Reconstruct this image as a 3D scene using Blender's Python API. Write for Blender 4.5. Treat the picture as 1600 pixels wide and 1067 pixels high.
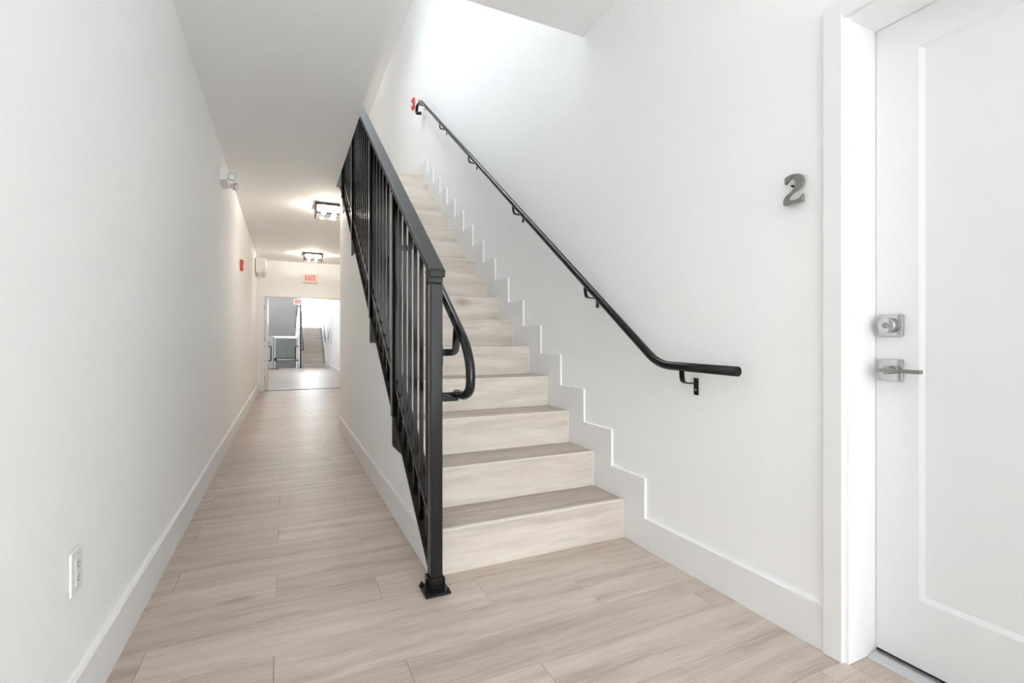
import bpy, bmesh, math, random
from mathutils import Vector, Matrix

for o in list(bpy.data.objects):
    bpy.data.objects.remove(o, do_unlink=True)
SC = bpy.context.scene
COL = SC.collection
R = random.Random(7)

# ------------------------------------------------------------------ camera, world, exposure
F_PX, YAW = 756.3, 0.439
cam_d = bpy.data.cameras.new('camera')
cam_d.sensor_width = 36.0
cam_d.lens = 36.0 * F_PX / 1600.0
cam_d.clip_start = 0.02
cam = bpy.data.objects.new('camera', cam_d)
COL.objects.link(cam)
cam.location = (0, 0, 1.0)
cam.rotation_euler = (math.pi / 2, 0, -YAW)
SC.camera = cam

SC.view_settings.view_transform = 'Standard'
SC.view_settings.look = 'None'
SC.view_settings.gamma = 1.0
SC.view_settings.use_curve_mapping = False
SC.view_settings.exposure = 0.65

world = bpy.data.worlds.new('sky')
SC.world = world
world.use_nodes = True
bg = world.node_tree.nodes['Background']
bg.inputs[0].default_value = (0.92, 0.962, 1.0, 1)
bg.inputs[1].default_value = 19.0

SC.cycles.use_denoising = True
SC.cycles.adaptive_threshold = 0.02
SC.cycles.max_bounces = 18
SC.cycles.diffuse_bounces = 14
SC.cycles.glossy_bounces = 5
SC.cycles.transparent_max_bounces = 16
SC.cycles.sample_clamp_indirect = 6.0
SC.cycles.caustics_reflective = False
SC.cycles.caustics_refractive = False


def portal(name, loc, rot, sx, sy):
    l = bpy.data.lights.new(name, 'AREA')
    l.shape = 'RECTANGLE'
    l.size, l.size_y = sx, sy
    l.cycles.is_portal = True
    o = bpy.data.objects.new(name, l)
    COL.objects.link(o)
    o.location = loc
    o.rotation_euler = rot
    return o


LAMP_POWER = 50.0          # emission of every filament bulb
LAMP_COL = (1.0, 0.86, 0.72)

# ------------------------------------------------------------------ dimensions
XL, XR = -0.49, 1.583      # wall faces
YF = -4.6                  # entrance wall
YE = 10.95                 # exit doorway wall
ZC, ZF, Z2, ZC2 = 2.64, 2.79, 3.088, 5.69
RI, TR, Y0 = 0.193, 0.263, 1.998
OY = 2.4                   # near edge of the stair opening
portal('entrance_portal', (1.0, YF - 0.13, 1.22), (math.pi / 2, 0, 0), 1.1, 2.45)
portal('upper_window_portal', (1.0, YF - 0.13, 4.5), (math.pi / 2, 0, 0), 1.0, 1.7)
portal('skylight_portal', (.585, 4.4, ZC2 + .22), (0, 0, 0), .27, 3.8)
portal('far_window_portal', (1.0, 23.52, 2.45), (-math.pi / 2, 0, 0), .76, 1.5)


# ------------------------------------------------------------------ materials
def mat(name, col, rough=0.5, metal=0.0, spec=0.5, emit=None, es=0.0, coat=0.0, bump=None, var=None):
    m = bpy.data.materials.new(name)
    m.use_nodes = True
    nt = m.node_tree
    b = nt.nodes['Principled BSDF']
    b.inputs['Base Color'].default_value = (*col, 1)
    b.inputs['Roughness'].default_value = rough
    b.inputs['Metallic'].default_value = metal
    b.inputs['Specular IOR Level'].default_value = spec
    b.inputs['Coat Weight'].default_value = coat
    if emit:
        b.inputs['Emission Color'].default_value = (*emit, 1)
        b.inputs['Emission Strength'].default_value = es
    geo = nt.nodes.new('ShaderNodeNewGeometry')
    if var:
        n = nt.nodes.new('ShaderNodeTexNoise')
        n.inputs['Scale'].default_value = var[0]
        n.inputs['Detail'].default_value = 5
        nt.links.new(geo.outputs['Position'], n.inputs['Vector'])
        mx = nt.nodes.new('ShaderNodeMix')
        mx.data_type = 'RGBA'
        mx.inputs['A'].default_value = (*[c * (1 - var[1]) for c in col], 1)
        mx.inputs['B'].default_value = (*[min(1, c * (1 + var[1])) for c in col], 1)
        nt.links.new(n.outputs['Fac'], mx.inputs['Factor'])
        nt.links.new(mx.outputs['Result'], b.inputs['Base Color'])
    if bump:
        n = nt.nodes.new('ShaderNodeTexNoise')
        n.inputs['Scale'].default_value = bump[0]
        n.inputs['Detail'].default_value = 3
        nt.links.new(geo.outputs['Position'], n.inputs['Vector'])
        bp = nt.nodes.new('ShaderNodeBump')
        bp.inputs['Strength'].default_value = bump[1]
        bp.inputs['Distance'].default_value = 0.002
        nt.links.new(n.outputs['Fac'], bp.inputs['Height'])
        nt.links.new(bp.outputs['Normal'], b.inputs['Normal'])
    return m


def wood_mat(name, dark, mid, light, knots=True, rough=0.42, axis_scale=(0.9, 14.0, 14.0), rand=1.0):
    """grain running along world X, every plank with its own offset and tone"""
    m = bpy.data.materials.new(name)
    m.use_nodes = True
    nt = m.node_tree
    L = nt.links.new
    b = nt.nodes['Principled BSDF']
    geo = nt.nodes.new('ShaderNodeNewGeometry')
    oi = nt.nodes.new('ShaderNodeObjectInfo')
    off = nt.nodes.new('ShaderNodeVectorMath'); off.operation = 'SCALE'
    off.inputs[0].default_value = (17.0, 5.0, 31.0)
    L(oi.outputs['Random'], off.inputs['Scale'])
    add = nt.nodes.new('ShaderNodeVectorMath'); add.operation = 'ADD'
    L(geo.outputs['Position'], add.inputs[0]); L(off.outputs[0], add.inputs[1])
    # gentle warp so the streaks wander
    wn = nt.nodes.new('ShaderNodeTexNoise'); wn.inputs['Scale'].default_value = 2.2; wn.inputs['Detail'].default_value = 2
    L(add.outputs[0], wn.inputs['Vector'])
    ws = nt.nodes.new('ShaderNodeVectorMath'); ws.operation = 'SCALE'; ws.inputs['Scale'].default_value = 0.10
    L(wn.outputs['Color'], ws.inputs[0])
    a2 = nt.nodes.new('ShaderNodeVectorMath'); a2.operation = 'ADD'
    L(add.outputs[0], a2.inputs[0]); L(ws.outputs[0], a2.inputs[1])
    mp = nt.nodes.new('ShaderNodeMapping'); mp.inputs['Scale'].default_value = axis_scale
    L(a2.outputs[0], mp.inputs['Vector'])
    n1 = nt.nodes.new('ShaderNodeTexNoise'); n1.inputs['Scale'].default_value = 1.0
    n1.inputs['Detail'].default_value = 6; n1.inputs['Roughness'].default_value = 0.6
    L(mp.outputs[0], n1.inputs['Vector'])
    mp2 = nt.nodes.new('ShaderNodeMapping'); mp2.inputs['Scale'].default_value = (6.0, 150.0, 150.0)
    L(add.outputs[0], mp2.inputs['Vector'])
    n2 = nt.nodes.new('ShaderNodeTexNoise'); n2.inputs['Scale'].default_value = 1.0; n2.inputs['Detail'].default_value = 3
    L(mp2.outputs[0], n2.inputs['Vector'])
    mixf = nt.nodes.new('ShaderNodeMix'); mixf.data_type = 'FLOAT'; mixf.inputs['Factor'].default_value = 0.3
    L(n1.outputs['Fac'], mixf.inputs['A']); L(n2.outputs['Fac'], mixf.inputs['B'])
    cr = nt.nodes.new('ShaderNodeValToRGB')
    cr.color_ramp.elements[0].position = 0.37; cr.color_ramp.elements[0].color = (*dark, 1)
    cr.color_ramp.elements[1].position = 0.64; cr.color_ramp.elements[1].color = (*light, 1)
    e = cr.color_ramp.elements.new(0.50); e.color = (*mid, 1)
    L(mixf.outputs['Result'], cr.inputs['Fac'])
    out = cr.outputs['Color']
    if knots:
        mk = nt.nodes.new('ShaderNodeMapping'); mk.inputs['Scale'].default_value = (1.15, 2.6, 2.6)
        L(add.outputs[0], mk.inputs['Vector'])
        vo = nt.nodes.new('ShaderNodeTexVoronoi'); vo.inputs['Scale'].default_value = 1.0
        L(mk.outputs[0], vo.inputs['Vector'])
        kr = nt.nodes.new('ShaderNodeValToRGB')
        kr.color_ramp.elements[0].position = 0.03; kr.color_ramp.elements[0].color = (0.55, 0.50, 0.47, 1)
        kr.color_ramp.elements[1].position = 0.11; kr.color_ramp.elements[1].color = (1, 1, 1, 1)
        L(vo.outputs['Distance'], kr.inputs['Fac'])
        mm = nt.nodes.new('ShaderNodeMix'); mm.data_type = 'RGBA'; mm.blend_type = 'MULTIPLY'
        mm.inputs['Factor'].default_value = 0.9
        L(out, mm.inputs['A']); L(kr.outputs['Color'], mm.inputs['B'])
        out = mm.outputs['Result']
    # per-plank tone
    mr = nt.nodes.new('ShaderNodeMapRange')
    mr.inputs['To Min'].default_value = 1 - 0.05 * rand; mr.inputs['To Max'].default_value = 1 + 0.05 * rand
    L(oi.outputs['Random'], mr.inputs['Value'])
    hs = nt.nodes.new('ShaderNodeHueSaturation')
    L(mr.outputs[0], hs.inputs['Value']); L(out, hs.inputs['Color'])
    L(hs.outputs[0], b.inputs['Base Color'])
    b.inputs['Roughness'].default_value = rough
    b.inputs['Specular IOR Level'].default_value = 0.42
    bp = nt.nodes.new('ShaderNodeBump'); bp.inputs['Strength'].default_value = 0.12; bp.inputs['Distance'].default_value = 0.001
    L(mixf.outputs['Result'], bp.inputs['Height']); L(bp.outputs[0], b.inputs['Normal'])
    return m


def glass_mat(name, tint=(0.96, 0.98, 0.98)):
    m = bpy.data.materials.new(name)
    m.use_nodes = True
    nt = m.node_tree
    for n in list(nt.nodes):
        if n.type != 'OUTPUT_MATERIAL':
            nt.nodes.remove(n)
    out = [n for n in nt.nodes if n.type == 'OUTPUT_MATERIAL'][0]
    t = nt.nodes.new('ShaderNodeBsdfTransparent'); t.inputs[0].default_value = (*tint, 1)
    g = nt.nodes.new('ShaderNodeBsdfGlossy'); g.inputs['Roughness'].default_value = 0.03
    lw = nt.nodes.new('ShaderNodeLayerWeight')
    pw = nt.nodes.new('ShaderNodeMath'); pw.operation = 'POWER'; pw.inputs[1].default_value = 4.0
    nt.links.new(lw.outputs['Facing'], pw.inputs[0])
    fr = nt.nodes.new('ShaderNodeMapRange'); fr.inputs['To Min'].default_value = 0.03; fr.inputs['To Max'].default_value = 0.7
    nt.links.new(pw.outputs[0], fr.inputs['Value'])
    mx = nt.nodes.new('ShaderNodeMixShader')
    nt.links.new(fr.outputs[0], mx.inputs[0]); nt.links.new(t.outputs[0], mx.inputs[1]); nt.links.new(g.outputs[0], mx.inputs[2])
    nt.links.new(mx.outputs[0], out.inputs['Surface'])
    return m


M = {}
M['wall'] = mat('wall_paint', (0.925, 0.93, 0.935), 0.65, spec=0.3, bump=(55, 0.06), var=(1.5, 0.012))
M['ceil'] = mat('ceiling_paint', (0.92, 0.925, 0.93), 0.75, spec=0.25, bump=(70, 0.06))
M['trim'] = mat('trim_paint', (0.83, 0.83, 0.835), 0.38, spec=0.4, var=(3, 0.008))
M['door'] = mat('door_paint', (0.75, 0.757, 0.768), 0.42, spec=0.4, var=(2, 0.012))
M['fardoor'] = mat('exit_door_paint', (0.42, 0.45, 0.42), 0.5)
M['grout'] = mat('joint_filler', (0.20, 0.17, 0.145), 0.8, var=(20, 0.1))
M['edge'] = mat('pale_edge_strip', (0.74, 0.69, 0.63), 0.45, var=(9, 0.03))
M['plank'] = wood_mat('floor_plank_oak', (0.385, 0.310, 0.258), (0.495, 0.418, 0.360), (0.585, 0.508, 0.448))
M['tread'] = wood_mat('tread_oak_shaded', (0.33, 0.268, 0.22), (0.435, 0.367, 0.312), (0.52, 0.45, 0.39), knots=False)  # floor oak darkened: the shade on the treads is put into the colour
M['riser'] = wood_mat('riser_oak_lit', (0.52, 0.455, 0.395), (0.63, 0.565, 0.50), (0.71, 0.65, 0.585), rough=0.5)  # same oak lightened: the light on the risers is put into the colour
M['black'] = mat('black_gloss_steel', (0.006, 0.006, 0.0065), 0.17, spec=0.42, bump=(30, 0.05), var=(8, 0.15))
M['blacktop'] = mat('black_satin_steel', (0.030, 0.029, 0.028), 0.42, spec=0.22, bump=(60, 0.08), var=(12, 0.15))
M['plate'] = mat('black_matt_plate', (0.006, 0.006, 0.006), 0.5, spec=0.08, var=(8, 0.15))
M['tube'] = mat('black_enamel_tube', (0.005, 0.005, 0.0055), 0.16, spec=0.42, var=(10, 0.1))
M['chrome'] = mat('polished_chrome', (0.50, 0.50, 0.51), 0.10, metal=1.0, var=(20, 0.03))
M['nickel'] = mat('brushed_nickel', (0.34, 0.33, 0.31), 0.36, metal=1.0, bump=(200, 0.1), var=(30, 0.05))
M['dark'] = mat('dark_recess', (0.02, 0.02, 0.02), 0.6, var=(20, 0.1))
M['bronze'] = mat('dark_bronze_metal', (0.028, 0.022, 0.018), 0.4, metal=0.3, var=(20, 0.1))
M['plastic'] = mat('white_plastic', (0.80, 0.79, 0.765), 0.35, var=(8, 0.01))
M['plasticgrey'] = mat('grey_white_plastic', (0.60, 0.58, 0.56), 0.4, var=(8, 0.02))
M['red'] = mat('red_plastic', (0.55, 0.035, 0.035), 0.35, var=(15, 0.05))
M['alu'] = mat('threshold_aluminium', (0.60, 0.60, 0.60), 0.35, metal=0.8, bump=(200, 0.05), var=(20, 0.03))
M['glass'] = glass_mat('clear_glass')
M['lens'] = mat('lamp_lens', (0.85, 0.87, 0.88), 0.12, var=(20, 0.02))
M['bulb'] = mat('lit_bulb', (1, 1, 1), 0.4, emit=LAMP_COL, es=LAMP_POWER * 6, var=(10, 0.0))
M['dimbulb'] = mat('dim_bulb', (1, 1, 1), 0.4, emit=LAMP_COL, es=170, var=(10, 0.0))
M['foyerbulb'] = mat('foyer_bulb', (1, 1, 1), 0.4, emit=(1.0, 0.97, 0.93), es=190, var=(10, 0.0))
M['fillbulb'] = mat('far_room_fill_bulb', (1, 1, 1), 0.4, emit=(0.97, 0.97, 1.0), es=1000, var=(10, 0.0))  # for the added lamp that brightens the far room
M['signface'] = mat('sign_face', (0.80, 0.52, 0.46), 0.4, emit=(1.0, 0.4, 0.32), es=0.10, var=(10, 0.01))
M['signred'] = mat('sign_letters', (0.55, 0.02, 0.015), 0.4, emit=(1.0, 0.06, 0.04), es=0.25, var=(10, 0.01))
M['mat'] = mat('brown_doormat', (0.05, 0.035, 0.028), 0.95, bump=(400, 0.5), var=(200, 0.3))


# ------------------------------------------------------------------ mesh helpers (world coordinates)
def box(bm, x0, x1, y0, y1, z0, z1, bev=0.0, seg=1, rot=None, ctr=None):
    vs = [bm.verts.new((x, y, z)) for x in (x0, x1) for y in (y0, y1) for z in (z0, z1)]
    q = [(0, 1, 3, 2), (4, 6, 7, 5), (0, 4, 5, 1), (2, 3, 7, 6), (0, 2, 6, 4), (1, 5, 7, 3)]
    fs = [bm.faces.new([vs[i] for i in f]) for f in q]
    if bev > 0:
        es = list({e for f in fs for e in f.edges})
        r = bmesh.ops.bevel(bm, geom=es, offset=bev, segments=seg, affect='EDGES', profile=0.5)
        vs = list({v for v in r['verts']} | {v for v in vs if v.is_valid})
    if rot is not None:
        c = Vector(ctr)
        for v in vs:
            if v.is_valid:
                v.co = rot @ (v.co - c) + c
    return vs


def prism(bm, pts, axis, a0, a1, bev=0.0):
    """2-D polygon extruded along an axis; pts are (u,v): axis X -> (y,z); Y -> (x,z); Z -> (x,y)"""
    def P(u, v, a):
        return {'X': (a, u, v), 'Y': (u, a, v), 'Z': (u, v, a)}[axis]
    A = [bm.verts.new(P(u, v, a0)) for u, v in pts]
    B = [bm.verts.new(P(u, v, a1)) for u, v in pts]
    fs = [bm.faces.new(A), bm.faces.new(B[::-1])]
    n = len(pts)
    for i in range(n):
        fs.append(bm.faces.new([A[i], B[i], B[(i + 1) % n], A[(i + 1) % n]]))
    if bev > 0:
        es = list({e for f in fs[:2] for e in f.edges})
        bmesh.ops.bevel(bm, geom=es, offset=bev, segments=1, affect='EDGES')
    return fs


def fillet(pts, r, n=6):
    pts = [Vector(p) for p in pts]
    out = [pts[0]]
    for i in range(1, len(pts) - 1):
        a, b, c = pts[i - 1], pts[i], pts[i + 1]
        u, w = (a - b), (c - b)
        rr = min(r, u.length * 0.49, w.length * 0.49)
        p0, p2 = b + u.normalized() * rr, b + w.normalized() * rr
        for k in range(n + 1):
            t = k / n
            out.append(p0 * (1 - t) ** 2 + b * 2 * t * (1 - t) + p2 * t * t)
    out.append(pts[-1])
    return out


def tube(bm, pts, r, seg=16, flat=None, cap=True, up=(0, 0, 1)):
    """sweep a circle (or a w x h rectangle if flat=(w,h)) along a path"""
    pts = [Vector(p) for p in pts]
    rings = []
    t0 = (pts[1] - pts[0]).normalized()
    nrm = Vector(up) - t0 * t0.dot(Vector(up))
    if nrm.length < 1e-4:
        nrm = Vector((1, 0, 0))
    nrm.normalize()
    for i, p in enumerate(pts):
        if i == 0:
            t = t0
        elif i == len(pts) - 1:
            t = (pts[-1] - pts[-2]).normalized()
        else:
            t = ((pts[i + 1] - p).normalized() + (p - pts[i - 1]).normalized()).normalized()
        nrm = (nrm - t * nrm.dot(t)).normalized()
        bi = t.cross(nrm)
        if flat:
            w, h = flat
            ring = [p + bi * sx * w / 2 + nrm * sy * h / 2 for sx, sy in ((1, 1), (-1, 1), (-1, -1), (1, -1))]
        else:
            ring = [p + (nrm * math.cos(2 * math.pi * k / seg) + bi * math.sin(2 * math.pi * k / seg)) * r for k in range(seg)]
        rings.append([bm.verts.new(q) for q in ring])
    n = len(rings[0])
    for a, b in zip(rings[:-1], rings[1:]):
        for k in range(n):
            f = bm.faces.new([a[k], a[(k + 1) % n], b[(k + 1) % n], b[k]])
            f.smooth = not flat
    if cap:
        bm.faces.new(rings[0][::-1]); bm.faces.new(rings[-1])


def cyl(bm, c, axis, r, h, seg=20, r2=None):
    c = Vector(c); ax = Vector(axis).normalized()
    r2 = r if r2 is None else r2
    s = Vector((0, 0, 1)) if abs(ax.z) < 0.9 else Vector((1, 0, 0))
    u = ax.cross(s).normalized(); w = ax.cross(u)
    A = [bm.verts.new(c + (u * math.cos(2 * math.pi * k / seg) + w * math.sin(2 * math.pi * k / seg)) * r) for k in range(seg)]
    B = [bm.verts.new(c + ax * h + (u * math.cos(2 * math.pi * k / seg) + w * math.sin(2 * math.pi * k / seg)) * r2) for k in range(seg)]
    for k in range(seg):
        f = bm.faces.new([A[k], A[(k + 1) % seg], B[(k + 1) % seg], B[k]]); f.smooth = True
    bm.faces.new(A[::-1]); bm.faces.new(B)


def ball(bm, c, r, sz=1.0):
    g = bmesh.ops.create_uvsphere(bm, u_segments=16, v_segments=10, radius=r)
    for v in g['verts']:
        v.co = Vector((v.co.x, v.co.y, v.co.z * sz)) + Vector(c)
        for f in v.link_faces:
            f.smooth = True


def wloc(o):
    v = Vector((0, 0, 0))
    while o is not None:
        v += o.location
        o = o.parent
    return v


def obj(name, bm, m, parent=None, base=None):
    """link the bmesh (world coordinates) as one mesh object; origin at its bottom centre"""
    bmesh.ops.recalc_face_normals(bm, faces=bm.faces)
    xs = [v.co for v in bm.verts]
    lo = Vector([min(v[i] for v in xs) for i in range(3)])
    hi = Vector([max(v[i] for v in xs) for i in range(3)])
    org = Vector(base) if base is not None else Vector(((lo.x + hi.x) / 2, (lo.y + hi.y) / 2, lo.z))
    for v in bm.verts:
        v.co -= org
    me = bpy.data.meshes.new(name)
    bm.to_mesh(me); bm.free()
    me.materials.append(m)
    o = bpy.data.objects.new(name, me)
    COL.objects.link(o)
    if parent is not None:
        o.parent = parent
        o.location = org - wloc(parent)
    else:
        o.location = org
    return o


def thing(name, loc, label=None, cat=None, group=None, kind=None):
    o = bpy.data.objects.new(name, None)
    o.empty_display_size = 0.1
    COL.objects.link(o)
    o.location = loc
    return tag(o, label, cat, group, kind)


def tag(o, label=None, cat=None, group=None, kind=None):
    if label: o['label'] = label
    if cat: o['category'] = cat
    if group: o['group'] = group
    if kind: o['kind'] = kind
    return o


def B():
    return bmesh.new()


def bx(*a, **k):
    bm = B(); box(bm, *a, **k); return bm


def struct(name, bm, m, label, cat=None, parent=None):
    o = obj(name, bm, m, parent)
    if parent is None:
        tag(o, label, cat or name.split('_')[0], kind='structure')
    return o


# ================================================================== SHELL
T = 0.12
# ---- left wall (both storeys)
struct('wall_left', bx(XL - T, XL, YF - T, YE, 0, ZC2), M['wall'],
       'long smooth white wall on the left of the corridor', 'wall')
# ---- right wall with the apartment door opening
DY0, DY1, DH = 0.0, 0.915, 2.005
bm = B()
box(bm, XR, XR + 0.2, YF - T, DY0, 0, ZC2)
box(bm, XR, XR + 0.2, DY1, YE, 0, ZC2)
box(bm, XR, XR + 0.2, DY0, DY1, DH, ZC2)
struct('wall_right', bm, M['wall'], 'tall white wall on the right, beside the stairs and the numbered door', 'wall')
# ---- entrance wall behind the viewpoint, glazed below and above
bm = B()
EX0, EX1, EH = 0.45, 1.55, 2.45
WX0, WX1, WZ0, WZ1 = 0.50, 1.50, 3.65, 5.35
box(bm, XL - T, EX0, YF - T, YF, 0, ZC2)
box(bm, EX1, XR + 0.2, YF - T, YF, 0, ZC2)
box(bm, EX0, EX1, YF - T, YF, EH, WZ0)
box(bm, EX0, WX0, YF - T, YF, WZ0, ZC2)
box(bm, WX1, EX1, YF - T, YF, WZ0, ZC2)
box(bm, WX0, WX1, YF - T, YF, WZ1, ZC2)
struct('wall_front', bm, M['wall'], 'entrance wall behind the viewpoint around the glazed doors', 'wall')
e = thing('door_4', ((EX0 + EX1) / 2, YF - 0.06, 0), 'glazed black framed double entrance door behind the viewpoint', 'door', kind='structure')
for k in (0, 1):
    a = EX0 + k * (EX1 - EX0) / 2; b_ = a + (EX1 - EX0) / 2
    bm = B()
    for (p, q, r_, s) in ((a, a + .05, 0, EH), (b_ - .05, b_, 0, EH), (a + .05, b_ - .05, 0, .2), (a + .05, b_ - .05, EH - .08, EH)):
        box(bm, p, q, YF - .09, YF - .05, r_, s, 0.003)
    obj('door_frame', bm, M['black'], e)
    obj('glass_pane', bx(a + .05, b_ - .05, YF - .072, YF - .066, .2, EH - .08), M['glass'], e)
w = thing('window_1', ((WX0 + WX1) / 2, YF - 0.06, WZ0), 'upper floor window over the entrance, above the stairwell', 'window', kind='structure')
bm = B()
for (p, q, r_, s) in ((WX0, WX0 + .05, WZ0, WZ1), (WX1 - .05, WX1, WZ0, WZ1), (WX0 + .05, WX1 - .05, WZ0, WZ0 + .05), (WX0 + .05, WX1 - .05, WZ1 - .05, WZ1)):
    box(bm, p, q, YF - .09, YF - .05, r_, s, 0.003)
obj('window_frame', bm, M['trim'], w)
obj('glass_pane', bx(WX0 + .05, WX1 - .05, YF - .072, YF - .066, WZ0 + .05, WZ1 - .05), M['glass'], w)

# ---- ceilings / slabs
GX = 0.494                                         # edge of the stair opening
struct('ceiling', (lambda bm: (prism(bm, [(XL, YF), (XR, YF), (XR, OY), (GX, OY), (GX, 2.2), (XL, 2.2)], 'Z', ZF, Z2), bm)[1])(B()), M['ceil'], 'white ceiling over the foyer, ending at the stair opening')
bm = B()
prism(bm, [(XL, 2.201), (GX, 2.201), (GX, 5.45), (0.592, 5.45), (0.592, 5.967), (XR, 5.967), (XR, YE), (XL, YE)], 'Z', ZC, Z2)
struct('ceiling', bm, M['ceil'], 'flat white ceiling over the long corridor left of the stairs')
bm = B()
KX0, KX1, KY0, KY1 = .45, .72, 2.5, 6.3  # unseen skylight, its length and place set to brighten stairs and corridor
box(bm, XL, KX0, YF, YE, ZC2, ZC2 + .1); box(bm, KX1, XR, YF, YE, ZC2, ZC2 + .1)
box(bm, KX0, KX1, YF, KY0, ZC2, ZC2 + .1); box(bm, KX0, KX1, KY1, YE, ZC2, ZC2 + .1)
struct('ceiling', bm, M['ceil'], 'upper storey ceiling glimpsed as a beige strip above the stair opening')
struct('wall_back', bx(XL, XR, YE, YE + T, ZC, ZC2), M['wall'], 'upper storey end wall beyond the top of the stairs', 'wall')

w = thing('window_3', (.65, 4.4, ZC2 + .1), 'unseen skylight above the stairwell, sized and placed to brighten the stairs and corridor', 'window', kind='structure')
bm = B()
box(bm, KX0 - .04, KX0, KY0 - .04, KY1 + .04, ZC2 + .1, ZC2 + .2); box(bm, KX1, KX1 + .04, KY0 - .04, KY1 + .04, ZC2 + .1, ZC2 + .2)
box(bm, KX0, KX1, KY0 - .04, KY0, ZC2 + .1, ZC2 + .2); box(bm, KX0, KX1, KY1, KY1 + .04, ZC2 + .1, ZC2 + .2)
obj('window_frame', bm, M['trim'], w)
obj('glass_pane', bx(KX0, KX1, KY0, KY1, ZC2 + .15, ZC2 + .156), M['glass'], w)

# ---- wall with the exit doorway at the end of the corridor
OX0, OX1, OH = -0.384, 1.20, 1.918
bm = B()
box(bm, XL - .3, OX0, YE, YE + T, 0, ZC)
box(bm, OX1, XR + .3, YE, YE + T, 0, ZC)
box(bm, OX0, OX1, YE, YE + T, OH, ZC)
struct('wall_exit', bm, M['wall'], 'cream lit end wall of the corridor around the open doorway', 'wall')
# ---- wall under the stairs
SX = 0.575
DG = lambda y: 0.113 + RI + (y - Y0) * RI / TR - 0.193      # sloping top of the stair wall
bm = B()
yb = 5.85
yt = Y0 + (ZC - 0.113) * TR / RI
prism(bm, [(Y0 - .035, 0), (yb, 0), (yb, ZC), (yt, ZC), (Y0 - .035, DG(Y0 - .035))], 'X', SX, SX + .014)
struct('wall_stair', bm, M['wall'], 'white triangular wall under the black stair railing, facing the corridor', 'wall')
struct('wall_stair', bx(SX + .014, XR, yb, yb + .08, 0, ZC), M['wall'], 'end wall closing the space under the stairs', 'wall')

# ---- baseboards
BH = 0.146
def bboard_y(bm, xw, s, y0, y1, z0=0.0, h=BH, t=0.013):
    """board along Y on a wall face xw; s=+1 when the room is on the +X side"""
    pts = [(xw, z0), (xw + s * t, z0), (xw + s * t, z0 + h - .004), (xw + s * (t - .004), z0 + h), (xw, z0 + h)]
    prism(bm, pts, 'Y', y0, y1)
bm = B(); bboard_y(bm, XL, 1, YF, YE, t=.015)
struct('baseboard_left', bm, M['trim'], 'tall white baseboard along the left wall', 'baseboard')
bm = B(); bboard_y(bm, SX, -1, Y0 - .03, yb + .013, t=.014); box(bm, SX, XR, yb + .08, yb + .093, 0, BH)
struct('baseboard_stair', bm, M['trim'], 'white baseboard at the foot of the wall under the stairs', 'baseboard')
bm = B()
box(bm, XL, XL + .05, YE - .013, YE, 0, BH); box(bm, OX1 + .09, XR, YE - .013, YE, 0, BH)
struct('baseboard_exit', bm, M['trim'], 'short white baseboard beside the far doorway', 'baseboard')

# right baseboard: straight run, then stepped skirting climbing the stairs, then the landing run
bb = thing('baseboard_right', (XR - .006, 1.4, 0), 'white baseboard on the right wall that climbs in steps beside the stairs', 'baseboard', kind='structure')
XS = XR - .013
O_ = lambda k: (1.842 + TR * k, 0.339 + RI * k)          # upper corner of skirting step k
N_ = lambda k: (Y0 + TR * k, RI * (k + 1))               # stair nosing k
bm = B()
prism(bm, [(0.985, 0), (Y0, 0), (Y0, RI), O_(0), (O_(0)[0], BH), (0.985, BH)], 'X', XS, XR, 0.0008)
obj('skirting_board', bm, M['trim'], bb)
for k in range(15):
    g = 0.0006
    bm = B()
    a, n0, a1, n1 = O_(k), N_(k), O_(k + 1), N_(k + 1)
    prism(bm, [(a[0] + g, a[1]), (a1[0], a[1]), (a1[0], a1[1] - g), (n1[0], n1[1] - g), (n1[0], n0[1]), (n0[0] + g, n0[1])], 'X', XS, XR, 0.0006)
    obj('skirting_board', bm, M['trim'], bb)
bm = B()
a, n0 = O_(15), N_(15)
prism(bm, [(a[0], a[1]), (n0[0] + .2, a[1] - .0), (n0[0] + .2, Z2), (n0[0], Z2)], 'X', XS, XR)
box(bm, XS, XR, n0[0] + .2, YE, Z2, Z2 + BH)
obj('skirting_board', bm, M['trim'], bb)

# ================================================================== FLOOR
flo = struct('floor', bx(XL - .1, XR + .19, YF - .1, YE + T, -0.10, -0.010), M['grout'], 'pale grey-brown oak look plank floor of foyer and corridor')
PW, PL, GAP = 0.1957, 1.125, 0.0011
i = -34
while True:
    y0 = 1.521 + PW * i
    if y0 >= YE + T: break
    y1 = min(y0 + PW, YE + T); ya = max(y0, YF)
    if y1 <= YF + .01:
        i += 1; continue
    def spans(lo, hi):
        s = (-0.03 - 0.375 * i) % PL
        x = s - 3 * PL
        while x < hi:
            a, b = max(x, lo), min(x + PL, hi)
            if b - a > 0.03: yield a, b
            elif b - a > 0: yield a, b
            x += PL
    hi = XR if (y0 < Y0 or y0 > 5.80) else SX
    if ya > YE - .02: lo_, hi = OX0, OX1
    else: lo_ = XL
    for a, b in spans(lo_, hi):
        bm = B()
        dz = R.uniform(-.0004, .0004)
        box(bm, a + GAP / 2, b - GAP / 2, ya + GAP / 2, y1 - GAP / 2, -0.012, dz, 0.0006)
        obj('floor_plank', bm, M['plank'], flo)
    if ya >= 0 and y1 < DY1 + .05 or (ya < 0 < y1):
        obj('floor_plank', bx(XR + GAP / 2, 1.6715, max(ya, DY0 + .005) + GAP / 2, min(y1 - GAP / 2, DY1 - .0045), -0.0098, R.uniform(-.0004, .0004), 0.0006), M['plank'], flo)
    i += 1

# ================================================================== APARTMENT DOOR (right)
d = thing('door_1', (1.65, 0.45, 0), 'white one panel apartment door with chrome lever, in a wide white frame', 'door', kind='structure')
DX = 1.718
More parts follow.
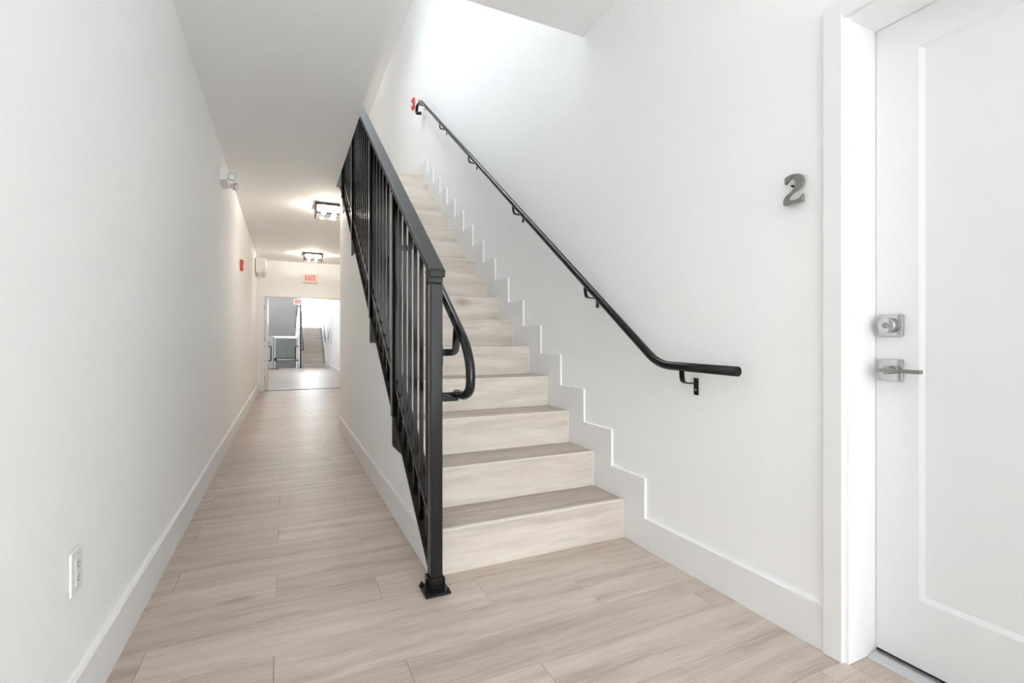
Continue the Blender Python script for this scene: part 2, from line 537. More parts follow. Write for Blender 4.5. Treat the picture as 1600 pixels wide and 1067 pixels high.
# casing: flat boards on the wall face
bm = B()
box(bm, XR - .02, XR, DY1 + .008, 0.983, 0, 2.062, .002)
obj('door_casing', bm, M['trim'], d)
bm = B(); box(bm, XR - .02, XR, DY0 - .068, DY0 - .008, 0, 2.062, .002); obj('door_casing', bm, M['trim'], d)
bm = B(); box(bm, XR - .02, XR, DY0 - .008, DY1 + .008, DH - .0, 2.062, .002); obj('door_casing', bm, M['trim'], d)
# jambs
bm = B(); box(bm, XR - .006, DX + .05, DY1 - .004, DY1 + .012, 0, DH, .001)
obj('door_jamb', bm, M['trim'], d)
bm = B(); box(bm, XR - .006, DX + .05, DY0 - .012, DY0 + .004, 0, DH, .001); obj('door_jamb', bm, M['trim'], d)
bm = B(); box(bm, XR - .006, DX + .05, DY0 + .004, DY1 - .004, DH - .012, DH + .002, .001); obj('door_jamb', bm, M['trim'], d)
# leaf with recessed panel
PY0, PY1, PZ0, PZ1 = 0.135, 0.794, 0.225, 1.885
bm = B()
A0, A1, C0, C1 = DY0 + .006, DY1 - .006, 0.022, DH - .014
bw, dp = 0.013, 0.009
def ring(y0, y1, z0, z1, x):
    return [bm.verts.new((x, y, z)) for y, z in ((y0, z0), (y1, z0), (y1, z1), (y0, z1))]
r0 = ring(A0, A1, C0, C1, DX); r1 = ring(PY0, PY1, PZ0, PZ1, DX)
r2 = ring(PY0 + bw, PY1 - bw, PZ0 + bw, PZ1 - bw, DX + dp)
rb = ring(A0, A1, C0, C1, DX + .044)
for p, q in ((r0, r1), (r1, r2), (rb, r0)):
    for k in range(4):
        bm.faces.new([p[k], p[(k + 1) % 4], q[(k + 1) % 4], q[k]])
bm.faces.new(r2); bm.faces.new(rb[::-1])
leaf = obj('door_leaf', bm, M['door'], d)
# threshold
bm = B()
prism(bm, [(1.672, 0), (DX + .06, 0), (DX + .06, .012), (DX + .0, .014), (1.700, .014), (1.676, .004)], 'Y', DY0 + .004, DY1 - .005)
obj('threshold', bm, M['alu'], d)
obj('door_sweep', bx(DX + .004, DX + .04, A0, A1, .014, .022), M['dark'], d)
# deadbolt
YL = 0.866
bm = B(); box(bm, DX - .009, DX, YL - .034, YL + .034, 1.050 - .034, 1.050 + .034, .003, 2)
db = obj('deadbolt', bm, M['chrome'], d)
bm = B(); cyl(bm, (DX - .009, YL, 1.050), (-1, 0, 0), .024, .024, 28, .022); obj('lock_cylinder', bm, M['chrome'], db)
bm = B(); cyl(bm, (DX - .033, YL, 1.050), (-1, 0, 0), .009, .002, 20); box(bm, DX - .0365, DX - .035, YL - .0012, YL + .0012, 1.044, 1.056)
obj('keyway', bm, M['nickel'], db)
# lever
bm = B(); box(bm, DX - .009, DX, YL - .034, YL + .034, .911 - .034, .911 + .034, .003, 2)
lv = obj('lever_rose', bm, M['chrome'], d)
bm = B(); cyl(bm, (DX - .009, YL, .911), (-1, 0, 0), .013, .040, 20)
obj('lever_neck', bm, M['chrome'], lv)
bm = B(); box(bm, DX - .062, DX - .044, YL - .104, YL + .010, .905, .917, .0025, 2)
tb = obj('lever', bm, M['nickel'], lv)

# ---- house number 2
def house_number():
    C = [(220, 275), (270, 235), (320, 205), (380, 180), (440, 165), (495, 160), (545, 163), (590, 178), (620, 205), (638, 250), (642, 300),
         (632, 350), (608, 400), (570, 455), (520, 505), (460, 550), (400, 590), (350, 630), (315, 675), (300, 720), (302, 755),
         (340, 763), (420, 745), (500, 720), (545, 700), (585, 660), (612, 600), (632, 596), (632, 770), (540, 795), (420, 828), (320, 858), (240, 880), (205, 876),
         (190, 840), (190, 790), (205, 730), (235, 680), (280, 630), (340, 580), (400, 525), (440, 470), (463, 420), (470, 370), (462, 320), (440, 285), (405, 262),
         (370, 268), (330, 292), (295, 330), (265, 375), (243, 415), (220, 400)]
    f, th, v0 = F_PX, YAW, 533.5
    c, s = math.cos(th), math.sin(th)
    X = XR - .024
    pts = []
    for a, b in C:
        u = (1210 + a / 14.22 - 800) / f; v = -((260 + b / 14.22) - v0) / f
        dx, dy = u * c + s, -u * s + c
        t = X / dx
        pts.append((t * dy, 1 + t * v))
    bm = B()
    prism(bm, pts, 'X', X, X + .009, .0006)
    ys = [p[0] for p in pts]; zs = [p[1] for p in pts]
    n = obj('house_number', bm, M['nickel'])
    tag(n, 'grey metal numeral 2 on studs, on the white wall left of the door frame', 'house number')
    bm = B()
    cyl(bm, (X + .009, (min(ys) * .35 + max(ys) * .65), max(zs) - .036), (1, 0, 0), .0035, XR - X - .009, 12)
    obj('stud', bm, M['dark'], n)
    bm = B()
    cyl(bm, (X + .009, (min(ys) * .66 + max(ys) * .34), min(zs) + .012), (1, 0, 0), .0035, XR - X - .009, 12)
    obj('stud', bm, M['dark'], n)
house_number()

# ================================================================== STAIRCASE
def staircase(x0, x1, y0, n, ri, tr, label, planks=True, topland=True):
    st = thing('staircase', ((x0 + x1) / 2, y0, 0), label, 'staircase')
    bm = B()
    pts = [(y0 + .02, 0)]
    for k in range(n):
        pts += [(y0 + .02 + tr * k, ri * (k + 1) - .014), (y0 + .02 + tr * (k + 1), ri * (k + 1) - .014)]
    pts = pts[:-1]
    pts.append((y0 + tr * (n - 1) - .06, ri * n - .014 - .0))
    pts = pts[:-1]
    yy = y0 + tr * (n - 1) + .02
    pts += [(yy, ri * n - .30), (y0 + .5, 0)]
    prism(bm, pts, 'X', x0 + .001, x1 - .001)
    obj('stair_core', bm, M['grout'], st)
    for k in range(n):
        y = y0 + tr * k; z = ri * (k + 1)
        rz0 = ri * k + (0.0 if k == 0 else .0005)
        obj('riser', bx(x0, x1 - .008, y, y + .0195, rz0, z - .006, .0006), M['riser'], st)
        if not planks:
            obj('nosing_strip', bx(x0, x1 - .008, y - .0012, y + .0195, z - .0055, z - .0003, .0008), M['plastic'], st)
        if planks:
            obj('nosing_strip', bx(x0, x1 - .008, y - .0012, y + .0195, z - .0055, z - .0003, .0008), M['edge'], st)
            obj('edge_strip', bx(x1 - .0075, x1, y - .001, y + .0195, rz0, z - .0003, .0008), M['edge'], st)
        if k < n - 1:
            if planks:
                s = 0.188 if k else 0.185
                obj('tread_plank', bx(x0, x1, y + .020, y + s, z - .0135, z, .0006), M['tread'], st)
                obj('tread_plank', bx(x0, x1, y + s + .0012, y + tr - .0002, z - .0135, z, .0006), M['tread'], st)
            else:
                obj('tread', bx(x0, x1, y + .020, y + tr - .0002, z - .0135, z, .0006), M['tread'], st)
    return st


st = staircase(SX + .0155, XS - .0005, Y0, 16, RI, TR,
               'straight flight of pale oak look stairs rising beside the right wall')
# upper floor surface
struct('floor_upper', bx(XL, XR, 5.965, YE, Z2, Z2 + .002), M['plank'], 'upper landing floor at the head of the stairs', 'floor')
struct('floor_upper', bx(XL, XR, YF, OY - .005, Z2, Z2 + .002), M['plank'], 'upper floor over the foyer beneath the upper window', 'floor')

# ================================================================== STAIR RAILING (left of the stairs)
rg = thing('stair_railing', (0.552, 1.92, 0), 'tall black steel railing with square balusters along the left of the near stairs', 'railing')
NZ = lambda y: RI + (y - Y0) * RI / TR
PX0, PX1 = 0.527, 0.577
def newel(y0, y1, z0, z1):
    bm = B(); box(bm, PX0, PX1, y0, y1, z0, z1, .0035, 2); return obj('post', bm, M['black'], rg)
CAPZ = lambda y: 1.262 + (y - 1.89) * RI / TR
newel(1.885, 1.937, .006, 1.233)
# base shoe
bm = B(); box(bm, .494, .598, 1.838, 1.950, 0.0, .010, .002)
bp_ = obj('base_plate', bm, M['black'], rg)
bm = B()
for (a0, a1, z0, z1) in ((PX0 - .008, PX1 + .008, .010, .052),):
    box(bm, a0, PX0 - .0005, 1.877, 1.945, z0, z1, .002); box(bm, PX1 + .0005, a1, 1.877, 1.945, z0, z1, .002)
    box(bm, PX0, PX1, 1.877, 1.8845, z0, z1, .002); box(bm, PX0, PX1, 1.9375, 1.945, z0, z1, .002)
obj('shoe_collar', bm, M['black'], bp_)
for (x, y) in ((.505, 1.849), (.587, 1.849), (.505, 1.939), (.588, 1.940)):
    bm = B(); cyl(bm, (x, y, .010), (0, 0, 1), .008, .007, 6); cyl(bm, (x, y, .017), (0, 0, 1), .004, .006, 10)
    obj('bolt', bm, M['tube'], bp_)
bm = B(); cyl(bm, (PX0 - .008, 1.91, .034), (-1, 0, 0), .009, .007, 6); obj('bolt', bm, M['tube'], bp_)
# flared cap block on the newel
bm = B()
prof = [(0, 1.236), (0, 1.2605), (.003, 1.270), (.009, 1.279)]
rings = []
for o_, z in [(0, 1.238), (0, 1.258), (.003, 1.268), (.009, 1.279), (.009, 1.285)]:
    rings.append([bm.verts.new(p) for p in ((PX0 + .0 - o_, 1.885 - o_, z), (PX1 + o_, 1.885 - o_, z), (PX1 + o_, 1.937, z), (PX0 - o_, 1.937, z))])
for a, b in zip(rings[:-1], rings[1:]):
    for k in range(4): bm.faces.new([a[k], a[(k + 1) % 4], b[(k + 1) % 4], b[k]])
bm.faces.new(rings[0][::-1]); bm.faces.new(rings[-1])
obj('post_cap', bm, M['blacktop'], rg)
# cap rail (moulded handrail, sloping)
YT = 5.93
def sloped(bm, x0, x1, ya, yb2, zf, h, bev=.004):
    """sloping bar: vertical thickness h below line zf"""
    A = []
    for y in (ya, yb2):
        for x in (x0, x1):
            for z in (zf(y) - h, zf(y)):
                A.append(bm.verts.new((x, y, z)))
    q = [(0, 1, 3, 2), (4, 6, 7, 5), (0, 4, 5, 1), (2, 3, 7, 6), (0, 2, 6, 4), (1, 5, 7, 3)]
    fs = [bm.faces.new([A[i] for i in f]) for f in q]
    if bev:
        bmesh.ops.bevel(bm, geom=list({e for f in fs for e in f.edges}), offset=bev, segments=2, affect='EDGES', profile=.5)
bm = B()
ZR = lambda y: 1.288 + (y - 1.876) * RI / TR
sloped(bm, PX0 - .009, PX1 + .009, 1.876, YT, ZR, .034, .006)
obj('top_rail', bm, M['blacktop'], rg)
bm = B()
sloped(bm, PX0 + .006, PX1 - .006, 1.938, YT, lambda y: ZR(y) - .0345, .020, .002)
obj('under_rail', bm, M['black'], rg)
# posts, balusters
posts = [2.675, 3.455, 4.445, 5.245, 5.905]
for py in posts:
    newel(py - .025, py + .025, NZ(py) - .10, ZR(py) - .058)
edges = [1.911] + posts
for a, b, n in zip(edges[:-1], edges[1:], (6, 6, 8, 6, 5)):
    for j in range(n):
        y = a + (b - a) * (j + 1) / (n + 1)
        bm = B(); box(bm, .5435, .5605, y - .0085, y + .0085, NZ(y) - .105, ZR(y) - .052, .001)
        obj('baluster', bm, M['black'], rg)
bm = B(); sloped(bm, .5385, .5655, 1.938, YT, lambda y: NZ(y) + .115, .026, .002)
obj('bottom_rail', bm, M['black'], rg)
bm = B(); sloped(bm, .532, SX - .0005, 1.938, YT, lambda y: NZ(y) - .078, .012, .001)
obj('base_flange', bm, M['blacktop'], rg)
bm = B(); sloped(bm, SX, SX + .0135, 1.962, YT, lambda y: NZ(y) + .125, .203, .0)
obj('stringer_plate', bm, M['black'], rg)
# mounting plates hanging on the wall face
for (ya, yb2, zb) in ((2.84, 2.45, .395), (3.66, 3.27, .990), (4.74, 4.35, 1.80), (5.53, 5.14, 2.385)):
    bm = B()
    ztop = DG(ya) - .006
    yc = Y0 + (zb - 0.113 + .004) * TR / RI
    prism(bm, [(ya - .012, zb), (ya, zb + .012), (ya, ztop), (yc + .02, zb + .012), (yc + .004, zb)], 'X', SX - .011, SX - .0006, .001)
    obj('mounting_plate', bm, M['plate'], rg)
# round grab rail on the stair side, curling down at the newel
hx = 0.645
HZ = lambda y: 1.137 + (y - 2.0) * RI / TR
path = [(hx, 5.85, HZ(5.85)), (hx, 1.845, HZ(1.845))]
c1 = [(hx, 1.775, .950), (hx, 1.752, .905), (hx, 1.750, .862), (hx, 1.768, .822), (hx, 1.805, .793), (hx, 1.860, .778), (hx, 1.915, .775)]
bm = B()
pp = fillet([(hx, 5.85, HZ(5.85)), (hx, 1.80, HZ(1.80)), (hx, 1.745, .90), (hx, 1.748, .81), (hx, 1.82, .784), (hx, 1.915, .784)], .07, 7)
tube(bm, pp, .0185, 18)
gr = obj('grab_rail', bm, M['tube'], rg)
def clip(y, z, zr):
    bm = B()
    box(bm, PX1 + .0003, PX1 + .005, y - .014, y + .014, z - .05, z + .028, .001)
    tube(bm, fillet([(PX1 + .004, y, z), (hx - .006, y, z), (hx, y, zr)], .02, 5), 0, flat=(.012, .028), up=(0, 0, 1))
    obj('bracket', bm, M['tube'], gr)
clip(1.911, .955, HZ(1.911) - .012)
bm = B(); box(bm, PX1 + .0003, hx + .004, 1.897, 1.925, .755, .792, .004, 2)
obj('bracket', bm, M['tube'], gr)
for py in posts[:-1]:
    clip(py, HZ(py) - .115, HZ(py) - .012)

# ================================================================== WALL HANDRAIL (right)
def wall_rail(pts, xw, xr, ys, zf, label, r=.0185, s=1):
    t = thing('wall_handrail', (xr, pts[0][1], pts[0][2]), label, 'handrail')
    bm = B(); tube(bm, pts, r, 18)
    obj('rail', bm, M['tube'], t)
    for y in ys:
        z = zf(y)
        bm = B()
        zb = z - .073
        box(bm, min(xw - s * .005, xw - s * .0003), max(xw - s * .005, xw - s * .0003), y - .0125, y + .0125, zb - .052, zb + .020, .001)
        tube(bm, fillet([(xw - s * .004, y, zb), (xr + s * .004, y, zb), (xr - s * .002, y, z - r + .004)], .024, 6), 0, flat=(.024, .006), up=(0, 0, 1))
        br = obj('bracket', bm, M['tube'], t)
        bm = B(); cyl(bm, (xw - s * .005, y, zb - .030), (-s, 0, 0), .0055, .003, 12)
        obj('screw', bm, M['nickel'], br)
    return t
xh = 1.50
WZ = lambda y: 1.040 + (y - 1.87) * RI / TR if y > 1.68 else .898
up = [(xh, 1.250, .890), (xh, 1.665, .897), (xh, 5.80, WZ(5.80)), (xh, 5.99, WZ(5.80) + .03), (xh, 6.02, WZ(5.80) - .055), (xh, 5.95, WZ(5.80) - .085), (xh + .04, 5.93, WZ(5.8) - .085)]
wall_rail(fillet(up, .075, 7), XR, xh, (1.527, 2.243, 3.175, 4.115, 5.02, 5.90), WZ,
          'long black round handrail on brackets climbing the near right wall')

# ================================================================== SMALL THINGS ON THE WALLS
# outlet
o = thing('power_outlet', (XL, 1.59, .37), 'white rectangular power outlet low on the left wall', 'outlet')
bm = B(); box(bm, XL + .0045, XL + .0105, 1.554, 1.627, .360, .470, .0025, 2); pl = obj('cover_plate', bm, M['plastic'], o)
bm = B(); box(bm, XL + .0002, XL + .0045, 1.562, 1.619, .372, .462); obj('backing_box', bm, M['plasticgrey'], o)
bm = B(); box(bm, XL + .0108, XL + .0132, 1.574, 1.607, .380, .450, .001, 1); fc = obj('receptacle', bm, M['plastic'], o)
for z in (.395, .431):
    for y in (1.583, 1.596):
        obj('slot', bx(XL + .0133, XL + .0136, y, y + .002, z, z + .008), M['dark'], fc)
    obj('slot', bx(XL + .0133, XL + .0136, 1.588, 1.593, z - .007, z - .003), M['dark'], fc)
for z in (.368, .462):
    bm = B(); cyl(bm, (XL + .0105, 1.5905, z), (1, 0, 0), .0025, .001, 10); obj('screw', bm, M['plasticgrey'], o)

# emergency light
o = thing('emergency_light', (XL, 4.76, 2.33), 'white two headed emergency light high on the left wall near the ceiling', 'emergency light')
bm = B()
prism(bm, [(XL + .0002, 2.332), (XL + .052, 2.342), (XL + .058, 2.352), (XL + .058, 2.425), (XL + .048, 2.440), (XL + .0002, 2.444)], 'Y', 4.64, 4.905, .003)
obj('housing', bm, M['plastic'], o)
for y, dr in ((4.665, (0.35, -1, -.12)), (4.93, (0.9, -.55, -.25))):
    v = Vector(dr).normalized(); c = Vector((XL + .083, y, 2.374))
    bm = B(); cyl(bm, c + v * -.022, v, .026, .040, 24, .034)
    h = obj('lamp_head', bm, M['plastic'], o)
    bm = B(); cyl(bm, c + v * .0183, v, .030, .002, 24); obj('lens_ring', bm, M['nickel'], h)
    bm = B(); cyl(bm, c + v * .0204, v, .0245, .003, 24); obj('lens', bm, M['lens'], h)
    bm = B(); tube(bm, [c - v * .01, (XL + .05, y if y < 4.8 else 4.90, 2.374)], .010, 10); obj('swivel', bm, M['plastic'], h)

# fire alarm strobe on left wall
def strobe(x, s, y, z, label):
    o = thing('fire_alarm_strobe', (x, y, z), label, 'fire alarm')
    bm = B(); box(bm, min(x + s * .0002, x + s * .032), max(x + s * .0002, x + s * .032), y - .05, y + .05, z - .065, z + .065, .006, 2)
    obj('housing', bm, M['red'], o)
    bm = B(); box(bm, min(x + s * .032, x + s * .052), max(x + s * .032, x + s * .052), y - .03, y + .03, z - .042, z - .004, .006, 2)
    obj('strobe_lens', bm, M['lens'], o)
    bm = B()
    for k in range(4): box(bm, min(x + s * .032, x + s * .036), max(x + s * .032, x + s * .036), y - .03, y + .03, z + .010 + k * .012, z + .016 + k * .012)
    obj('horn_grille', bm, M['red'], o)
strobe(XL, 1, 6.72, 1.925, 'red fire alarm with clear strobe on the left corridor wall')
strobe(XR, -1, 6.47, 4.20, 'small red fire alarm on the right wall beyond the top of the handrail')

# wall air conditioner seen end-on
o = thing('air_conditioner', (XL + .09, 10.28, 2.25), 'white wall mounted air conditioner above the left side of the far doorway', 'air conditioner')
bm = B()
prism(bm, [(XL + .012, 2.262), (XL + .10, 2.252), (XL + .150, 2.275), (XL + .178, 2.33), (XL + .180, 2.50), (XL + .165, 2.524), (XL + .012, 2.528)], 'Y', 9.90, 10.72, .006)
obj('body', bm, M['plastic'], o)
obj('back_plate', bx(XL + .0003, XL + .012, 9.93, 10.69, 2.275, 2.515), M['dark'], o)
bm = B(); prism(bm, [(XL + .112, 2.250), (XL + .120, 2.254), (XL + .168, 2.298), (XL + .160, 2.290)], 'Y', 9.96, 10.66)
obj('louver', bm, M['plasticgrey'], o)
bm = B(); box(bm, XL + .150, XL + .166, 9.8985, 9.8998, 2.312, 2.322); obj('end_vent', bm, M['dark'], o)
bm = B(); box(bm, XL + .118, XL + .126, 9.8985, 9.8998, 2.268, 2.302); obj('end_vent', bm, M['dark'], o)

# exit signs
def text_mesh(s, size, depth):
    c = bpy.data.curves.new('letters', 'FONT'); c.body = s; c.size = size; c.extrude = depth
    c.align_x = 'CENTER'; c.align_y = 'CENTER'; c.offset = size * .018; c.resolution_u = 3
    t = bpy.data.objects.new('letters', c); COL.objects.link(t)
    dg = bpy.context.evaluated_depsgraph_get()
    me = bpy.data.meshes.new_from_object(t.evaluated_get(dg))
    bpy.data.objects.remove(t); bpy.data.curves.remove(c)
    return me
def exit_sign(cx, y, cz, w_, h, label):
    o = thing('exit_sign', (cx, y, cz - h / 2), label, 'sign')
    bm = B(); box(bm, cx - w_ / 2, cx + w_ / 2, y - .035, y, cz - h / 2, cz + h / 2, .005, 2); obj('housing', bm, M['plastic'], o)
    bm = B(); box(bm, cx - w_ * .40, cx + w_ * .40, y - .0375, y - .0355, cz - h * .34, cz + h * .38, .001); obj('sign_face', bm, M['signface'], o)
    obj('base_strip', bx(cx - w_ / 2, cx + w_ / 2, y - .036, y, cz - h / 2 - .008, cz - h / 2 - .0005), M['plasticgrey'], o)
    me = text_mesh('EXIT', h * .80, .0008)
    ws = max(v.co.x for v in me.vertices) - min(v.co.x for v in me.vertices)
    k = w_ * .66 / ws
    me.materials.clear(); me.materials.append(M['signred'])
    t = bpy.data.objects.new('letters', me); COL.objects.link(t); t.parent = o
    t.location = Vector((cx, y - .0388, cz + h * .02)) - o.location
    t.rotation_euler = (math.pi / 2, 0, 0); t.scale = (k, 1, 1)
exit_sign(.480, YE - .0005, 2.317, .300, .178, 'illuminated white EXIT sign with red letters above the far doorway')

# ceiling lamps
def lamp(x, y, z, label, bulb='bulb'):
    o = thing('ceiling_lamp', (x, y, z), label, 'lamp')
    a, h = .160, .128
    bm = B(); box(bm, x - a, x + a, y - a, y + a, z - .026, z - .0005, .003)
    obj('canopy', bm, M['bronze'], o)
    obj('reflector', bx(x - a + .016, x + a - .016, y - a + .016, y + a - .016, z - .0275, z - .0262), M['plastic'], o)
    bm = B(); t = .006
    for sx in (-1, 1):
        for sy in (-1, 1):
            box(bm, x + sx * (a - t) - t, x + sx * (a - t) + t, y + sy * (a - t) - t, y + sy * (a - t) + t, z - h, z - .026)
    for s in (-1, 1):
        box(bm, x - a + 2 * t, x + a - 2 * t, y + s * (a - t) - t, y + s * (a - t) + t, z - h, z - h + 2 * t)
        box(bm, x + s * (a - t) - t, x + s * (a - t) + t, y - a + 2 * t, y + a - 2 * t, z - h, z - h + 2 * t)
    obj('frame', bm, M['bronze'], o)
    g = .002
    for s in (-1, 1):
        obj('glass_pane', bx(x - a + 2 * t, x + a - 2 * t, y + s * (a - t) - g, y + s * (a - t) + g, z - h + 2 * t, z - .028), M['glass'], o)
        obj('glass_pane', bx(x + s * (a - t) - g, x + s * (a - t) + g, y - a + 2 * t, y + a - 2 * t, z - h + 2 * t, z - .028), M['glass'], o)
    obj('glass_pane', bx(x - a + 2 * t, x + a - 2 * t, y - a + 2 * t, y + a - 2 * t, z - h + .003, z - h + .007), M['glass'], o)
    for sx, sy in ((-.065, -.02), (.06, .03)):
        bm = B(); cyl(bm, (x + sx, y + sy, z - .0276), (0, 0, -1), .013, .028, 14); sk = obj('socket', bm, M['bronze'], o)
        bm = B(); ball(bm, (x + sx, y + sy, z - .080), .026, 1.15); obj('bulb', bm, M[bulb], sk)
    return o
lamp(.49, 6.27, ZC, 'square black framed glass ceiling lamp nearer the stairs, partly behind the stair wall')
lamp(.48, 9.83, ZC, 'square black framed glass ceiling lamp above the exit sign')
lamp(.25, -.8, ZF, 'square black framed ceiling lamp in the foyer, above the viewpoint', 'foyerbulb')
lamp(.45, 9.2, ZC2, 'square black framed ceiling lamp on the upper storey, out of view above the slab', 'dimbulb')

# ================================================================== FAR DOORWAY
d2 = thing('door_2', (.4, YE, 0), 'open far doorway with pale casing and a leaf folded back', 'door', kind='structure')
bm = B(); box(bm, OX0 - .070, OX0, YE - .016, YE, BH, OH + .0, .002); box(bm, OX0 - .075, OX0, YE - .022, YE, 0, BH - .001, .002)
obj('door_casing', bm, M['trim'], d2)
bm = B(); box(bm, OX1, OX1 + .07, YE - .016, YE, 0, OH, .002); obj('door_casing', bm, M['trim'], d2)
bm = B(); box(bm, OX0, OX0 + .012, YE - .01, YE + T + .01, 0, OH, .001); jb = obj('door_jamb', bm, M['trim'], d2)
bm = B(); box(bm, OX0 + .012, OX1, YE - .02, YE + T, OH - .012, OH + .006, .001); obj('door_jamb', bm, M['trim'], d2)
for z in (.21, 1.0, 1.64):
    bm = B(); cyl(bm, (OX0 + .018, YE + .04, z), (0, 0, 1), .007, .095, 10); box(bm, OX0 + .012, OX0 + .014, YE - .0, YE + .04, z, z + .095)
    obj('hinge', bm, M['nickel'], jb)
bm = B(); box(bm, OX0 + .020, OX0 + .064, YE + T + .03, YE + T + .83, .012, OH - .02, .002)
lf = obj('door_leaf', bm, M['trim'], d2)
bm = B(); box(bm, OX0 + .066, OX0 + .078, YE + T + .72, YE + T + .78, .93, 1.0, .002); tube(bm, [(OX0 + .095, YE + T + .75, .965), (OX0 + .095, YE + T + .64, .965)], .008, 10); tube(bm, [(OX0 + .07, YE + T + .75, .965), (OX0 + .095, YE + T + .75, .965)], .008, 10)
obj('door_handle', bm, M['chrome'], lf)
bm = B(); prism(bm, [(YE + .0, .0008), (YE + T, .0008), (YE + T - .03, .012), (YE + .03, .012)], 'X', OX0 + .014, OX1)
obj('threshold', bm, M['nickel'], d2)

# ================================================================== FAR ROOM
RX0, RX1, RY1, RZC = -.80, 1.515, 20.0, 2.72
farroom_floor = bx(RX0, RX1 + .1, YE + T, RY1, -.1, 0.0)
struct('floor_far', farroom_floor, M['plank'], 'shiny pale plank floor of the room beyond the doorway', 'floor')
struct('wall_far_right', bx(RX1, RX1 + .1, YE + T, 23.5, -.1, 5.2), M['wall'], 'right wall of the far room beside its stairs', 'wall')
struct('wall_far_left', bx(RX0 - .1, RX0, YE + T, 23.5, -.9, 5.2), M['wall'], 'left wall of the far room', 'wall')
struct('ceiling', bx(RX0, RX1, YE + T, 19.2, RZC, RZC + .3), M['ceil'], 'white ceiling of the far room beyond the doorway')
struct('ceiling', bx(RX0, RX1, 19.2, 23.4, 5.1, 5.2), M['ceil'], 'high ceiling over the far stairwell')
struct('wall_far_upper', bx(RX0, RX1, 19.1, 19.2, RZC + .3, 5.2), M['wall'], 'upper wall on the near side of the far stairwell', 'wall')
bm = B(); bboard_y(bm, RX1, -1, YE + T, 19.8)
struct('baseboard_far', bm, M['trim'], 'white baseboard on the right wall of the far room', 'baseboard')
# end wall with tall window over the landing
W2 = (.62, 1.38, 1.70, 3.2)
bm = B()
box(bm, RX0, W2[0], 23.4, 23.5, -.9, 5.2); box(bm, W2[1], RX1 + .1, 23.4, 23.5, -.9, 5.2)
box(bm, W2[0], W2[1], 23.4, 23.5, -.9, W2[2]); box(bm, W2[0], W2[1], 23.4, 23.5, W2[3], 5.2)
struct('wall_far_end', bm, M['wall'], 'end wall of the far stairwell around its bright window', 'wall')
w = thing('window_2', (1.0, 23.45, W2[2]), 'tall bright window at the landing of the far stairs', 'window', kind='structure')
bm = B()
for (p, q, r_, s) in ((W2[0], W2[0] + .04, W2[2], W2[3]), (W2[1] - .04, W2[1], W2[2], W2[3]), (W2[0] + .04, W2[1] - .04, W2[2], W2[2] + .04), (W2[0] + .04, W2[1] - .04, W2[3] - .04, W2[3])):
    box(bm, p, q, 23.43, 23.47, r_, s, .002)
obj('window_frame', bm, M['trim'], w)
obj('glass_pane', bx(W2[0] + .04, W2[1] - .04, 23.448, 23.452, W2[2] + .04, W2[3] - .04), M['glass'], w)
# lower flight of the far stairs
st2 = staircase(.60, RX1 - .115, 19.8, 9, .176, .27, 'pale oak look stairs climbing to the bright window in the far room', planks=False)
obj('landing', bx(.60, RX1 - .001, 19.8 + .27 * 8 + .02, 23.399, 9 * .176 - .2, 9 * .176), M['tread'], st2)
obj('side_wall', (lambda bm: (prism(bm, [(19.8, 0), (22.2, 0), (22.2, 1.55), (19.8, .02)], 'X', .47, .5985), bm)[1])(B()), M['wall'], st2)
bm = B()
for k in range(9): box(bm, RX1 - .113, RX1 - .001, 19.8 + .27 * k - .1, 19.8 + .27 * (k + 1) + .1, max(0, .176 * k - .1), .176 * (k + 1) + .12 - (.0 if k else 0))
obj('side_skirting', bm, M['trim'], st2)
# upper return flight, seen from below
o = None
bm = B()
prism(bm, [(22.0, 1.205), (22.0, 1.60), (20.2, 2.98), (19.6, 3.44), (19.6, 3.02), (20.0, 2.72)], 'X', RX0 + .001, .418)
struct('ceiling', bm, M['wall'], 'sloping white soffit of the far upper stair flight')
struct('landing_far', bx(RX0, .599, 22.0, 23.4, 1.35, 1.584), M['wall'], 'half landing above the far exit door', 'floor')
struct('wall_far_recess', bx(RX0, -.42, 22.05, 22.15, -.9, 1.35), M['wall'], 'wall left of the far exit door under the landing', 'wall')
struct('wall_far_recess', bx(.475, .599, 20.0, 22.15, -.85, -.002), M['wall'], 'side wall of the recess before the far exit door', 'wall')
struct('wall_far_recess', bx(RX0, .599, 19.9, 20.0, -.95, -.101), M['wall'], 'face of the drop below the far room floor edge', 'wall')
struct('floor_far', bx(RX0, .599, 20.0, 22.15, -.95, -.851), M['plank'], 'lower floor before the far exit door', 'floor')
# exit door with panic bar
d3 = thing('door_3', (.05, 22.08, -.85), 'grey green exit door with a chrome push bar at the far end', 'door', kind='structure')
bm = B(); box(bm, -.36, .45, 22.06, 22.10, -.84, 1.15, .003); obj('door_leaf', bm, M['fardoor'], d3)
bm = B(); box(bm, -.42, -.363, 22.04, 22.14, -.85, 1.20, .002); box(bm, .453, .474, 22.04, 22.14, -.85, 1.20, .002); box(bm, -.362, .452, 22.04, 22.14, 1.155, 1.20, .002)
obj('door_frame', bm, M['fardoor'], d3)
bm = B(); box(bm, -.33, .38, 22.0, 22.03, .235, .275, .004); pb = obj('push_bar', bm, M['chrome'], d3)
bm = B(); box(bm, -.37, -.31, 21.99, 22.06, .20, .33, .004); obj('bar_end', bm, M['black'], pb)
bm = B(); box(bm, .10, .36, 22.0, 22.06, 1.04, 1.09, .004); tube(bm, [(.2, 22.02, 1.09), (-.02, 21.98, 1.12)], .008, 8); obj('door_closer', bm, M['nickel'], d3)
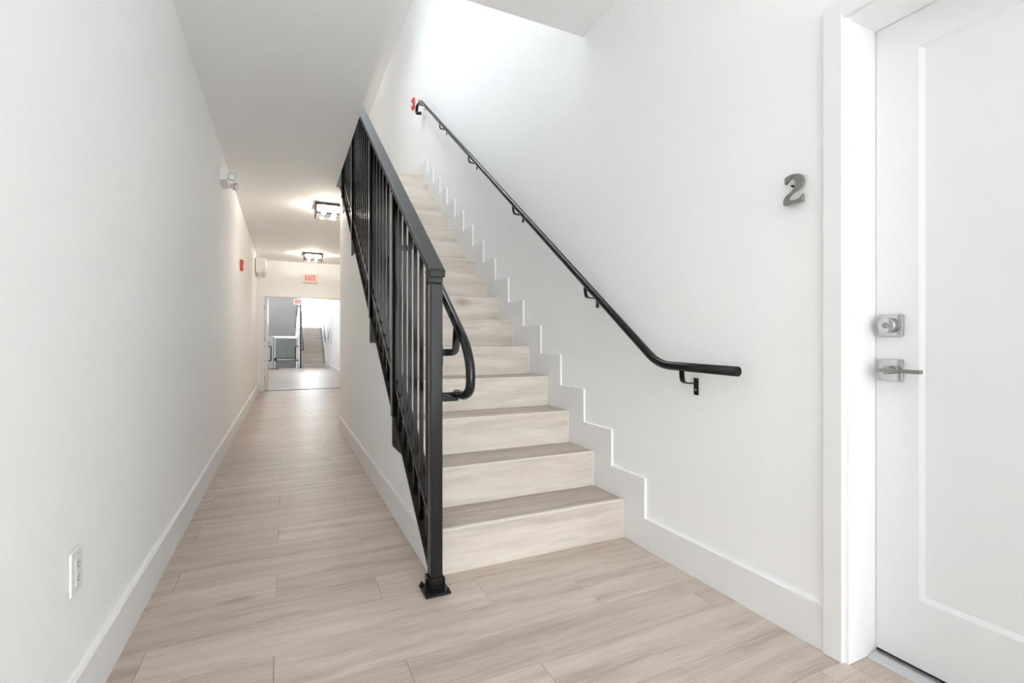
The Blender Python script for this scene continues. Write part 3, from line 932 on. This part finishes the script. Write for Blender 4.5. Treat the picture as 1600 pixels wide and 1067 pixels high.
# far rails
t = thing('stair_railing', (.50, 19.75, 0), 'black steel railing with a round grab rail on the left of the far stairs', 'railing')
bm = B(); box(bm, .515, .565, 19.72, 19.77, 0, 2.40, .003); obj('post', bm, M['black'], t)
bm = B(); box(bm, .49, .59, 19.69, 19.80, 0, .02, .003); obj('base_plate', bm, M['black'], t)
bm = B(); tube(bm, fillet([(.62, 22.0, 2.38), (.62, 19.72, .86), (.62, 19.60, .72), (.62, 19.70, .66)], .06, 5), .019, 12); tube(bm, [(.565, 19.74, .69), (.62, 19.70, .67)], .012, 8); tube(bm, [(.56, 19.74, .95), (.62, 19.8, .90)], .012, 8)
obj('grab_rail', bm, M['tube'], t)
bm = B(); tube(bm, [(.39, 21.5, 1.55), (.43, 19.745, 2.36)], .018, 12); tube(bm, [(.43, 19.745, 2.32), (.54, 19.745, 2.32)], .016, 12)
obj('upper_rail', bm, M['black'], t)
def urail(xa, xb, y, label):
    t = thing('grab_bar', (xb, y, .29), label, 'handrail')
    bm = B(); tube(bm, fillet([(xa, y, .825), (xb, y, .825), (xb, y, .29), (xa, y, .29)], .05, 5), .019, 12)
    obj('rail', bm, M['tube'], t)
urail(-.799, -.455, 19.86, 'black bent grab rail at the left of the steps down to the far exit door')
urail(.469, .365, 19.86, 'black bent grab rail at the right of the steps down to the far exit door')
zf2 = lambda y: 1.02 + (y - 20.1) * .68
wall_rail(fillet([(1.42, 19.95, 1.0), (1.42, 20.05, .99), (1.42, 21.9, 2.36)], .05, 5), RX1, 1.42, (20.35, 21.3), zf2, 'thin black handrail on the right wall of the far stairs')
exit_sign(.40, 18.0, 2.35, .26, .19, 'small red EXIT sign hanging in the far room over the stairs')
bm = B(); box(bm, .38, .42, 17.97, 18.0, 2.45, RZC, .002); obj('hanger', bm, M['plastic'], [x for x in bpy.data.objects if x.name.startswith('exit_sign')][-1])
o = thing('wall_cabinet', (RX1, 19.0, 1.0), 'small white wall cabinet with a dark window, on the right wall of the far room', 'cabinet')
bm = B(); box(bm, RX1 - .06, RX1 - .0003, 18.75, 19.25, .93, 1.45, .005); cb = obj('body', bm, M['plastic'], o)
obj('window', bx(RX1 - .063, RX1 - .0603, 18.88, 19.12, 1.04, 1.33), M['bronze'], o)
bm = B(); box(bm, -.56, -.20, 19.42, 19.66, 0.0003, .014, .004)
tag(obj('door_mat', bm, M['mat']), 'dark brown mat on the far room floor beside the exit steps', 'mat')
lamp(-.3, 16.6, RZC, 'unseen square ceiling lamp added to brighten the far room, above the doorway head', 'fillbulb')  # added fill light for the far room and its soffit
